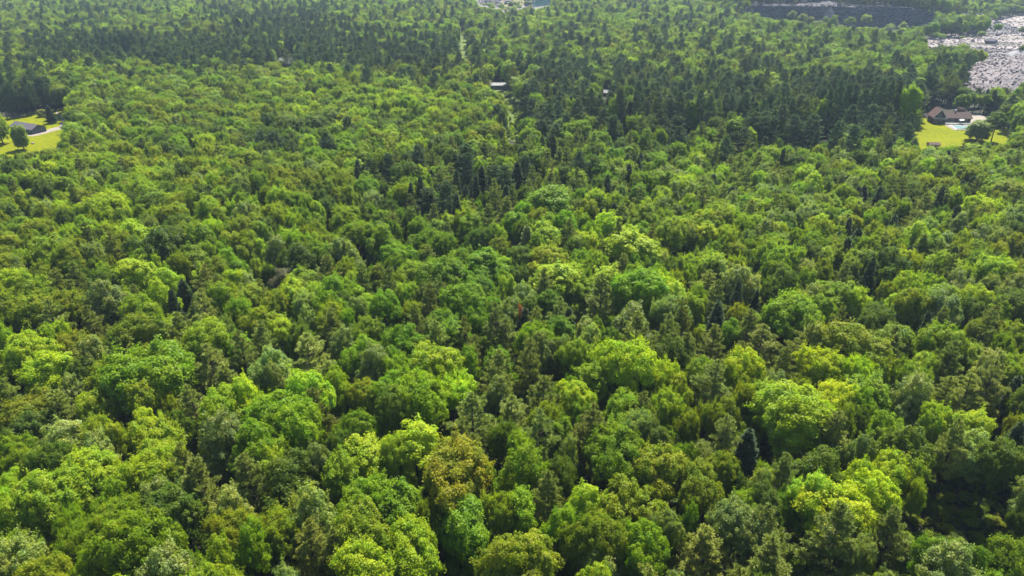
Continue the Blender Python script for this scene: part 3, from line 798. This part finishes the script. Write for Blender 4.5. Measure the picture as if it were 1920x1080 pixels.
# pool with white coping, paving and fence
pl = empty('swimming_pool', (*hloc(gw + 2.6, -14.2), 0), RZ); tag(pl, 'rectangular swimming pool with pale blue water and white surround', 'swimming pool')
m = MB(); pw, pd = 10.5, 9.6
m.box(-1.2, pw + 1.2, -1.2, 0, -.1, .14); m.box(-1.2, pw + 1.2, pd, pd + 1.2, -.1, .14); m.box(-1.2, 0, 0, pd, -.1, .14); m.box(pw, pw + 1.2, 0, pd, -.1, .14)
m.build('coping', plain('white_concrete', (.26, .255, .24)), pl)
pwm, nt, N, L, out = new_mat('pool_water')
tc = N.new('ShaderNodeTexCoord'); nz = N.new('ShaderNodeTexNoise'); nz.inputs['Scale'].default_value = .16; nz.inputs['Detail'].default_value = 1
cr = N.new('ShaderNodeMix'); cr.data_type = 'RGBA'; cr.inputs['A'].default_value = (.20, .255, .26, 1); cr.inputs['B'].default_value = (.08, .21, .22, 1)
pb = N.new('ShaderNodeBsdfPrincipled'); pb.inputs['Roughness'].default_value = .12
mrr = N.new('ShaderNodeMapRange'); mrr.inputs['From Min'].default_value = .45; mrr.inputs['From Max'].default_value = .6
L.new(tc.outputs['Object'], nz.inputs['Vector']); L.new(nz.outputs[0], mrr.inputs['Value']); L.new(mrr.outputs[0], cr.inputs['Factor']); L.new(cr.outputs['Result'], pb.inputs['Base Color']); L.new(pb.outputs[0], out.inputs['Surface'])
m = MB(); m.box(0.003, pw - .003, .003, pd - .003, -.1, .06); m.build('water', pwm, pl)
fn = empty('fence', (*hloc(gw + 1.0, -16.2), 0), RZ); tag(fn, 'low white picket fence along the near side of the pool', 'fence')
m = MB(); m.box(0, 13.4, -.03, .03, 1.0, 1.1); m.box(0, 13.4, -.03, .03, .25, .35); m.build('rail', W['white'], fn)
m = MB()
for i in range(48): m.box(i * .285, i * .285 + .13, -.055, -.033, .1, 1.15)
m.build('pickets', W['white'], fn)
for i in range(6):
    m = MB(); m.box(i * 2.66 - .06, i * 2.66 + .06, -.1 + .14, .16, -.1, 1.25); m.build('post', W['white'], fn)
m = MB(); m.add([(*hloc(gw - 1.2, -2.9), .07), (*hloc(gw + 1.2, -2.9), .07), (*hloc(gw + 1.25, -16.2), .07), (*hloc(gw - .6, -16.2), .07)], [(0, 3, 2, 1)])
tag(m.build('pavement', W['concrete']), 'pinkish concrete walk beside the pool', 'pavement', kind='structure')
um = empty('parasol', (*hloc(gw + 9.4, -1.2), .55), .4); tag(um, 'white garden parasol tilted open on the deck by the pool', 'parasol')
m = MB(); m.tube((0, 0, 0), (0, 0, 2.5), .04, .035, 8); m.build('pole', W['white'], um)
m = MB(); v = [(0, 0, 2.75)] + [(1.5 * math.cos(k * .785), 1.5 * math.sin(k * .785), 2.15 + .25 * math.cos(k * .785)) for k in range(8)] + [(0, 0, 2.68)]
m.add(v, [(0, 1 + k, 1 + (k + 1) % 8) for k in range(8)] + [(9, 1 + (k + 1) % 8, 1 + k) for k in range(8)]); m.build('canopy', W['white'], um)

sx, sy = unproj(1742, 276)
gable_house('shed', (sx, sy), R(-4), 5.4, 3.2, 1.3, 2.1, W['cream'], W['red'], 'small low shed with a red-brown roof at the lawn edge', [(1.0, 2.0, .4, 1.1)], .3, 'shed')

def car(pix, rz, paint, label):
    x, y = unproj(*pix); e = empty('car', (x, y, 0), rz); tag(e, label, 'car')
    prof = [(-2.2, .35), (2.15, .35), (2.25, .6), (2.2, .85), (1.3, .98), (.65, 1.48), (-1.1, 1.5), (-1.9, 1.02), (-2.25, .9)]
    m = MB(); m.prism(prof, -.88, .88, 'y'); m.build('body', paint, e, bevel=.07)
    g = MB(); g.prism([(1.2, .99), (.62, 1.43), (-1.05, 1.44), (-1.75, 1.02)], -.9, .9, 'y'); g.build('window', GLASS, e)
    for wx in (-1.4, 1.4):
        for wy in (-.86, .86):
            t = MB(); t.tube((wx, wy - .11, .33), (wx, wy + .11, .33), .33, .33, 14); wh = t.build('wheel', plain('tyre', (.02, .02, .02)) if 'tyre' not in bpy.data.materials else bpy.data.materials['tyre'], e)
            t = MB(); t.tube((wx, wy - .125, .33), (wx, wy + .125, .33), .19, .19, 10); t.build('rim', W['light'], wh)
    for sy_ in (-.6, .6):
        h = MB(); h.box(2.18, 2.27, sy_ - .18, sy_ + .18, .62, .78); h.build('headlight', W['white'], e)
    return e
car((68, 247), R(20), plain('blue_paint', (.10, .20, .48), .25, .5), 'blue car parked at the gable end of the long grey house')
car((1872, 240), R(10), plain('white_car_paint', (.4, .4, .4), .25, .5), 'white car parked behind the dark tree by the brown house')

# the long grey house on the left
a, b = unproj(21, 245), unproj(62, 252)
gable_house('house', a, math.atan2(b[1] - a[1], b[0] - a[0]), math.dist(a, b), 8.0, 2.5, 4.5, W['blue'], W['slate'], 'long low house with a dark purple-grey roof on the left lawn', [(1.5 + 2.6 * i, 2.7 + 2.6 * i, 1.0, 2.1) for i in range(5)])
a = unproj(-14, 203)
gable_house('house', a, 0, 13, 9, 3.0, 6.2, W['cream'], W['pink'], 'pinkish-roofed house glimpsed through trees at the left edge', [(9.6, 11.0, 1.0, 2.2)])
a = unproj(522, 127)
gable_house('house', a, R(-2), 12, 8.5, 3.6, 7.2, W['blue'], W['light'], 'white-roofed house half hidden by a pine in the upper left', [(1.5, 3, 1.2, 2.6), (5, 6.5, 1.2, 2.6), (9, 10.5, 1.2, 2.6)])
a = unproj(919, 168)
gable_house('house', a, R(1), 17, 7, 2.9, 4.1, W['blue'], W['light'], 'long low white-roofed building among poplars in the middle of the wood', [(2 + 3 * i, 3.2 + 3 * i, 1.1, 2.2) for i in range(5)])
a = unproj(976, 166)
gable_house('shed', a, R(1), 5, 5, 2.5, 3.8, W['cream'], W['light'], 'small pale roofed outbuilding right of the long white-roofed building', [(1.5, 2.7, 1, 2)], .3, 'shed')
a = unproj(1132, 181)
gable_house('shed', a, R(3), 5.5, 5, 2.4, 3.9, W['blue'], W['light'], 'small white roof hidden among the pines right of centre', [(1.5, 2.7, 1, 2)], .3, 'shed')

# ------------------------------------------------------------------ trees standing in the open, and the tall dark groups (base in the photo, width, height in metres)
def stand(px, py, w, h, cls, lab=None, z=0):
    x, y = unproj(px, py, z); d = proj(x, y, z)[2]
    t = add_tree(x, y, cls, w * d / FPX, h, True, z)
    if lab and cls not in 'KD': t['form'] = 'lawn'; t['pi'] %= 2
    if lab: t['lab2'] = lab; t['keep'] = True
    return t
stand(99, 231, 18, 10.5, 'K', 'conical dark spruce standing alone on the left lawn beside the drive')
stand(80, 219, 15, 5.0, 'S', 'small round grey-green tree on the back of the left lawn')
stand(46, 281, 29, 14, 'A', 'airy pale tree standing in front of the long grey house')
stand(6, 270, 36, 19, 'G', 'round mid green tree on the lawn at the left edge')
stand(1829, 264, 42, 12, 'S', 'silvery green bushy tree on the lawn right of the pool')
stand(1858, 266, 36, 17, 'D', 'dark spreading tree with bare trunk at the end of the lawn')
stand(1799, 218, 21, 6.0, 'V', 'dull purple-brown round tree behind the brown roof')
for px, py, w, h in ((14, 222, 22, 20), (26, 221, 22, 19), (38, 219, 22, 21), (50, 217, 22, 19), (62, 215, 22, 20), (72, 212, 20, 18), (104, 209, 20, 17), (112, 207, 20, 16)): stand(px, py, w, h, 'T')
for px, py, w, h, c in ((928, 156, 17, 13, 'L'), (943, 157, 18, 17, 'G'), (963, 158, 20, 17, 'S'), (971, 170, 14, 13, 'L'), (912, 160, 18, 20, 'T'), (900, 158, 20, 22, 'T'), (985, 174, 17, 11, 'L'), (980, 178, 18, 10, 'G'), (952, 182, 18, 4.5, 'G'), (964, 190, 26, 17, 'A'), (985, 188, 24, 15, 'L'), (920, 245, 30, 17, 'K')): stand(px, py, w, h, c)
for px, py, w, h, c in ((541, 131, 22, 17, 'P'), (529, 130, 12, 8, 'G'), (556, 127, 9, 6, 'B'), (528, 108, 16, 15, 'Y'), (512, 104, 26, 28, 'T'), (500, 108, 24, 24, 'T'), (470, 92, 26, 26, 'K'), (452, 85, 26, 26, 'K'), (505, 90, 28, 30, 'T'), (528, 84, 26, 28, 'T'), (548, 100, 24, 24, 'T')): stand(px, py, w, h, c)
for i in range(9): stand(186 + i * 11 + random.uniform(-3, 3), 128 + random.uniform(-3, 1), 24, random.uniform(24, 29), 'T')
for i in range(40):
    px = 1110 + i * 15.4; stand(px + random.uniform(-5, 5), 262 + 5 * (px - 1100) / 600 + random.uniform(-3, 1), random.uniform(24, 32), random.uniform(21, 27) + (6 if 1540 < px < 1700 else 0), random.choice('TTTPPKG'))
for px, py, w in ((560, 290, 54), (600, 286, 60), (535, 284, 46), (512, 280, 40), (620, 276, 50)): stand(px, py, w, 20, 'D')
for px, py, w, h, c in ((735, 352, 42, 21, 'T'), (752, 345, 40, 22, 'P'), (790, 338, 44, 22, 'T'), (818, 346, 44, 22, 'P'), (846, 372, 46, 21, 'P'), (878, 362, 46, 23, 'T'), (905, 378, 40, 21, 'K'), (925, 356, 46, 23, 'P'), (948, 384, 46, 22, 'T'), (968, 372, 40, 21, 'K'), (1062, 338, 42, 21, 'P'), (1086, 350, 42, 21, 'T'), (1330, 330, 44, 21, 'P'), (1352, 322, 42, 22, 'T')): stand(px, py + 28, w, h, c)
# clump at the quarry edge, bushes on the stony floor, trees below and above the cliff
for px, py, w, h, c in ((1790, 128, 30, 17, 'D'), (1806, 134, 30, 19, 'D'), (1822, 133, 30, 18, 'O'), (1832, 126, 22, 14, 'G'), (1776, 120, 30, 16, 'D'), (1760, 116, 28, 15, 'D'), (1798, 120, 30, 18, 'G'),
                        (1805, 64, 17, 13, 'L'), (1792, 62, 15, 12, 'G'), (1816, 66, 15, 12, 'G'), (1780, 62, 15, 11, 'L'), (1765, 64, 15, 11, 'L'), (1750, 64, 15, 10, 'G'), (1836, 64, 13, 7, 'G'), (1868, 66, 15, 13, 'G'), (1838, 72, 12, 8, 'L'), (1765, 76, 14, 7, 'L'), (1752, 74, 14, 8, 'L'), (1802, 75, 9, 4, 'G'), (1915, 66, 18, 10, 'D'), (1916, 100, 16, 8, 'G'), (1917, 142, 16, 10, 'L'), (1913, 178, 14, 10, 'G'), (1896, 60, 10, 5, 'G')): stand(px, py, w, h, c)
for i in range(46):
    px = 1735 + i * 3.9; stand(px + random.uniform(-3, 3), 46 - 14 * (px - 1735) / 180 + random.uniform(-9, 3), random.uniform(13, 19), random.uniform(12, 17), random.choice('GDDOSG'))
for i in range(34):
    px = 1425 + i * 9.8; stand(px + random.uniform(-4, 4), 47 + 15 * min(1, (px - 1425) / 180) + random.uniform(-2, 3), random.uniform(11, 17), random.uniform(9, 14) if px < 1560 else random.uniform(4.5, 8.5), random.choice('GLSOGP'))
for px, py, h in ((1482, 50, 19), (1504, 54, 18), (1618, 55, 18), (1592, 56, 15), (1545, 60, 18), (1560, 62, 20), (1534, 62, 15), (1667, 60, 10), (1690, 62, 13), (1436, 44, 12), (1450, 46, 11)): stand(px, py, 17, h, random.choice('GSL'))
for i in range(130):
    x = random.uniform(CLIFF_X0 + 5, CLIFF_X1 - 25)
    if 352 < x < 396: continue
    yb = cliff_front(x) + random.uniform(6, 40)
    add_tree(x, yb, random.choice('GDDTPO'), random.uniform(5, 8), random.uniform(9, 16), True)
for i in range(30):
    stand(1796 + (i % 15) * 10 + random.uniform(-3, 3), (202 if i < 15 else 211) + random.uniform(-2, 2), random.uniform(17, 24), random.uniform(11, 14.5), random.choice('DTGDKPG'))
for i in range(26): stand(random.uniform(905, 1000), random.uniform(9, 22), random.uniform(7, 12), random.uniform(5, 9), random.choice('GLOSA'))
# low growth along the straight cut
for i in range(70):
    t = random.random(); px, py = (964 + random.uniform(-10, 12), 200 + 64 * t) if i < 44 else (872 + random.uniform(-10, 10), 14 + 96 * t)
    stand(px, py, random.uniform(6, 11) if py > 150 else random.uniform(4, 7), random.uniform(2.2, 4.5), random.choice('LYOLA'))['form'] = 'shrub'
for i in range(60): stand(random.uniform(1105, 1715), 272 + random.uniform(-3, 3), random.uniform(7, 12), random.uniform(2, 4.5), random.choice('LOSYG'))['form'] = 'shrub'
for t in TREES:
    if t['form'] == 'shrub': t['pi'] %= 2


# scattered trees of the wood between and behind those
y = 42.0
while y < 1180:
    step = 5.7 if y < 300 else 6.7 if y < 600 else 7.4
    half = .74 * (y * CP + (H - 12) * SP) + 45
    x = -half
    while x < half:
        X, Y = x + random.uniform(-2.4, 2.4), y + random.uniform(-2.4, 2.4)
        x += step
        z = base_z(X, Y)
        px, py, d = proj(X, Y, z + 12)
        cls = pick_class(px, py)
        if cls in CONIFER: diam = {'P': random.uniform(8, 10.8), 'T': random.uniform(9, 12.5), 'K': random.uniform(5.6, 7.6), 'C': 6}[cls]
        else: diam = min(11, max(4.6, random.gauss(7.5 if Y < 260 else 8.6, 1.5)))
        h = rnd_height(cls, diam) + 1.3 * patch_noise(X, Y)
        bad = False
        for t in grid_near(X, Y, 12):
            dd = math.hypot(t['x'] - X, t['y'] - Y)
            if dd < (.64 if t['hero'] else .47) * .5 * (t['diam'] + diam): bad = True; break
        if bad: continue
        if blocks(X, Y, z, diam, h): continue
        add_tree(X, Y, cls, diam, h)
    y += step * .87
# young trees in the gaps under them
y = 42.0
while y < 420:
    half = .74 * (y * CP + (H - 12) * SP) + 40
    x = -half
    while x < half:
        X, Y = x + random.uniform(-2, 2), y + random.uniform(-2, 2)
        x += 4.4
        diam, h = random.uniform(3.4, 5.2), random.uniform(7, 12.5)
        if any(math.hypot(t['x'] - X, t['y'] - Y) < .3 * (t['diam'] + diam) for t in grid_near(X, Y, 8)): continue
        z = base_z(X, Y)
        if blocks(X, Y, z, diam, h): continue
        add_tree(X, Y, random.choice('GGODLS'), diam, h)
    y += 3.9
# saplings and ferns over the floor of the near wood
y = 44.0
while y < 330:
    half = .74 * (y * CP + (H - 2) * SP) + 20
    x = -half
    while x < half:
        X, Y = x + random.uniform(-1.2, 1.2), y + random.uniform(-1.2, 1.2)
        x += 2.7
        t = add_tree(X, Y, random.choice('GDDOE'), random.uniform(2.6, 4), random.uniform(1.4, 3.2))
        t['form'] = 'shrub'; t['pi'] = random.randrange(2); t['under'] = True
    y += 2.6



# ------------------------------------------------------------------ which trees are objects of their own: the ones that show largest
for t in TREES:
    p = PROTO[t['form']][t['pi']]
    t['mid'] = p['mid'] * t['height'] / p['top']
    t['px'], t['py'], t['d'] = proj(t['x'], t['y'], t['z'] + t['mid'])
    t['w'] = t['diam'] * FPX / t['d']
    t['seen'] = not t.get('under') and -t['w'] * .3 < t['px'] < 1920 + t['w'] * .3 and -10 < t['py'] < 1080 + t['w'] * .3
    t['kind'] = 'shrub' if t['form'] == 'shrub' else 'pine_tree' if t['cls'] in 'PT' else 'spruce_tree' if t['cls'] in 'KC' else 'broadleaf_tree'
OWN = []
for kind, cap in (('broadleaf_tree', 298), ('pine_tree', 298), ('spruce_tree', 298), ('shrub', 298)):
    c = [t for t in TREES if t['kind'] == kind and t['seen']]
    c.sort(key=lambda t: -t['w'] + (-1000 if t['cls'] == 'R' or t.get('keep') else 0))
    for t in c[:cap]: t['own'] = True; OWN.append(t)
print('trees', len(TREES), 'own', len(OWN), {k: sum(t['kind'] == k for t in OWN) for k in ('broadleaf_tree', 'pine_tree', 'spruce_tree', 'shrub')})

FORMW = {'dome': 'round-domed', 'spread': 'wide-crowned', 'lumpy': 'lumpy-crowned', 'oval': 'tall oval', 'airy': 'open-crowned', 'lawn': 'full-crowned', 'pine': '', 'tallpine': '', 'spruce': 'cone-shaped', 'shrub': 'low'}
KINDW = {'broadleaf_tree': 'tree', 'pine_tree': 'pine', 'spruce_tree': 'spruce', 'shrub': 'shrub'}
def place_words(px, py):
    a = ['at the left edge', 'far left', 'left', 'left of centre', 'at centre', 'right of centre', 'right', 'far right', 'at the right edge'][min(8, max(0, int(px / 213.4)))]
    b = ['top edge', 'far wood', 'upper wood', 'upper middle', 'middle wood', 'lower middle', 'near wood', 'lower wood', 'foreground', 'bottom edge'][min(9, max(0, int(py / 108)))]
    return b + ' ' + a
def short(t):
    return ' '.join((CLS[t['cls']][3] + ' ' + (FORMW[t['form']] + ' ' if t['form'] == 'spruce' else '') + KINDW[t['kind']]).split())
used = {}
for t in OWN:
    t['lab'] = ' '.join((CLS[t['cls']][3] + ' ' + FORMW[t['form']] + ' ' + KINDW[t['kind']] + ', ' + place_words(t['px'], t['py'])).replace(' ,', ',').split())
    used.setdefault(t['lab'], []).append(t)
ORD = ['first', 'second', 'third', 'fourth', 'fifth', 'sixth', 'seventh', 'eighth', 'ninth', 'tenth', 'eleventh', 'twelfth', 'thirteenth', 'fourteenth', 'fifteenth', 'sixteenth']
for lab, ts in used.items():
    if len(ts) == 1: continue
    ts.sort(key=lambda t: t['px'])
    n = len(ts)
    for i, t in enumerate(ts):
        if n == 2: o = ('left-hand', 'right-hand')[i]
        elif i == 0: o = 'leftmost'
        elif i == n - 1: o = 'rightmost'
        else: o = ORD[min(i, 15)] + '-from-left'
        t['lab'] = o + ' ' + lab

for t in OWN:
    if t.get('lab2'): t['lab'] = t['lab2']
    p = PROTO[t['form']][t['pi']]
    e = empty(t['kind'], (t['x'], t['y'], t['z']), t['rot'])
    e.scale = (t['diam'] / p['diam'] * t['sq'], t['diam'] / p['diam'] / t['sq'], t['height'] / p['top']); e.rotation_euler = (*t['tilt'], t['rot'])
    c = link('crown', p['crown_me'], e); c.color = t['tint']
    k = link('trunk', p['trunk_me'], e)
    tag(e, t['lab'], 'shrub' if t['kind'] == 'shrub' else 'tree', {'shrub': 'shrubs of the clearings', 'broadleaf_tree': 'broadleaf trees of the near wood', 'pine_tree': 'pines of the near wood', 'spruce_tree': 'spruces of the near wood'}[t['kind']])

# the rest of the wood: one object for each kind, too many to count
def far_wood(name, trees, forms, label):
    if not trees: return
    src = bpy.data.collections.new(name + '_sources'); order = []
    for f in forms:
        for i, p in enumerate(PROTO[f]):
            o = p['far'].copy(); o.name = '%s_%03d' % (name, len(order)); src.objects.link(o); order.append((f, i))
    idx = {k: i for i, k in enumerate(order)}
    me = bpy.data.meshes.new(name); n = len(trees)
    me.vertices.add(n)
    me.vertices.foreach_set('co', np.array([(t['x'], t['y'], t['z']) for t in trees], dtype=np.float32).ravel())
    def attr(nm, ty, key, arr):
        a = me.attributes.new(nm, ty, 'POINT'); a.data.foreach_set(key, arr)
    attr('tint', 'FLOAT_COLOR', 'color', np.array([t['tint'] for t in trees], dtype=np.float32).ravel())
    attr('turn', 'FLOAT_VECTOR', 'vector', np.array([(*t['tilt'], t['rot']) for t in trees], dtype=np.float32).ravel())
    attr('size', 'FLOAT_VECTOR', 'vector', np.array([(t['diam'] / PROTO[t['form']][t['pi']]['diam'] * t['sq'], t['diam'] / PROTO[t['form']][t['pi']]['diam'] / t['sq'], t['height'] / PROTO[t['form']][t['pi']]['top']) for t in trees], dtype=np.float32).ravel())
    attr('pick', 'INT', 'value', np.array([idx[(t['form'], t['pi'])] for t in trees], dtype=np.int32))
    o = link(name, me)
    g = bpy.data.node_groups.new(name, 'GeometryNodeTree')
    g.interface.new_socket('Geometry', in_out='INPUT', socket_type='NodeSocketGeometry')
    g.interface.new_socket('Geometry', in_out='OUTPUT', socket_type='NodeSocketGeometry')
    N, L = g.nodes, g.links
    gi, go = N.new('NodeGroupInput'), N.new('NodeGroupOutput')
    ci = N.new('GeometryNodeCollectionInfo'); ci.inputs['Collection'].default_value = src
    ci.inputs['Separate Children'].default_value = True; ci.inputs['Reset Children'].default_value = True
    ip = N.new('GeometryNodeInstanceOnPoints'); ip.inputs['Pick Instance'].default_value = True
    def named(nm, ty):
        a = N.new('GeometryNodeInputNamedAttribute'); a.data_type = ty; a.inputs['Name'].default_value = nm; return a.outputs[0]
    L.new(gi.outputs[0], ip.inputs['Points']); L.new(ci.outputs[0], ip.inputs['Instance'])
    L.new(named('pick', 'INT'), ip.inputs['Instance Index']); L.new(named('size', 'FLOAT_VECTOR'), ip.inputs['Scale'])
    er = N.new('FunctionNodeEulerToRotation'); L.new(named('turn', 'FLOAT_VECTOR'), er.inputs[0]); L.new(er.outputs[0], ip.inputs['Rotation'])
    L.new(ip.outputs[0], go.inputs[0])
    md = o.modifiers.new('wood', 'NODES'); md.node_group = g
    tag(o, label, 'forest', kind='stuff')
REST = [t for t in TREES if not t.get('own')]
far_wood('broadleaf_forest', [t for t in REST if t['kind'] == 'broadleaf_tree'], ['dome', 'spread', 'lumpy', 'oval', 'airy', 'lawn'], 'mixed green broadleaf forest filling the valley behind and between the nearer trees')
far_wood('pine_forest', [t for t in REST if t['kind'] == 'pine_tree'], ['pine', 'tallpine'], 'blue-green pine forest mixed through the far wood')
far_wood('spruce_forest', [t for t in REST if t['kind'] == 'spruce_tree'], ['spruce'], 'dark spruces scattered through the far wood')

far_wood('undergrowth', [t for t in REST if t['kind'] == 'shrub'], ['shrub'], 'low green undergrowth of saplings and ferns under the near trees')

# ------------------------------------------------------------------ light
SUN_EL, SUN_AZ = R(58), R(20)       # behind the far wood, a little to the right
w = bpy.data.worlds.new('World'); scene.world = w; w.use_nodes = True
nt = w.node_tree; bg = nt.nodes['Background']
sky = nt.nodes.new('ShaderNodeTexSky'); sky.sky_type = 'NISHITA'; sky.sun_disc = False
sky.sun_elevation = SUN_EL; sky.sun_rotation = SUN_AZ
nt.links.new(sky.outputs[0], bg.inputs[0]); bg.inputs[1].default_value = .095
sd = bpy.data.lights.new('sun', 'SUN'); sd.energy = 5.0; sd.angle = R(.53); sd.color = (1, .94, .82)
so = bpy.data.objects.new('sun', sd); COL.objects.link(so)
dirv = Vector((math.sin(SUN_AZ) * math.cos(SUN_EL), math.cos(SUN_AZ) * math.cos(SUN_EL), math.sin(SUN_EL)))
so.rotation_euler = dirv.to_track_quat('Z', 'Y').to_euler(); so.location = (60, 200, 300)

HAZE = True
if HAZE:
    m, nt, N, L, out = new_mat('valley_haze')
    pv = N.new('ShaderNodeVolumePrincipled'); pv.inputs['Color'].default_value = (.60, .78, 1, 1)
    pv.inputs['Density'].default_value = .000075; pv.inputs['Anisotropy'].default_value = .2
    L.new(pv.outputs[0], out.inputs['Volume'])
    b = MB(); b.box(-3150, 3150, -900, 4100, -12, 112)
    tag(b.build('haze', m), 'thin blue summer haze over the whole valley', 'haze', kind='stuff')

scene.view_settings.view_transform = 'Standard'; scene.view_settings.look = 'None'
scene.view_settings.exposure = 1.63; scene.view_settings.gamma = 1
scene.render.engine = 'CYCLES'
cy = scene.cycles
cy.max_bounces = 7; cy.diffuse_bounces = 3; cy.glossy_bounces = 2; cy.transmission_bounces = 4; cy.transparent_max_bounces = 4; cy.volume_bounces = 0
cy.caustics_reflective = False; cy.caustics_refractive = False
cy.use_denoising = True; cy.denoiser = 'OPENIMAGEDENOISE'; cy.denoising_input_passes = 'RGB_ALBEDO_NORMAL'; cy.denoising_prefilter = 'ACCURATE'
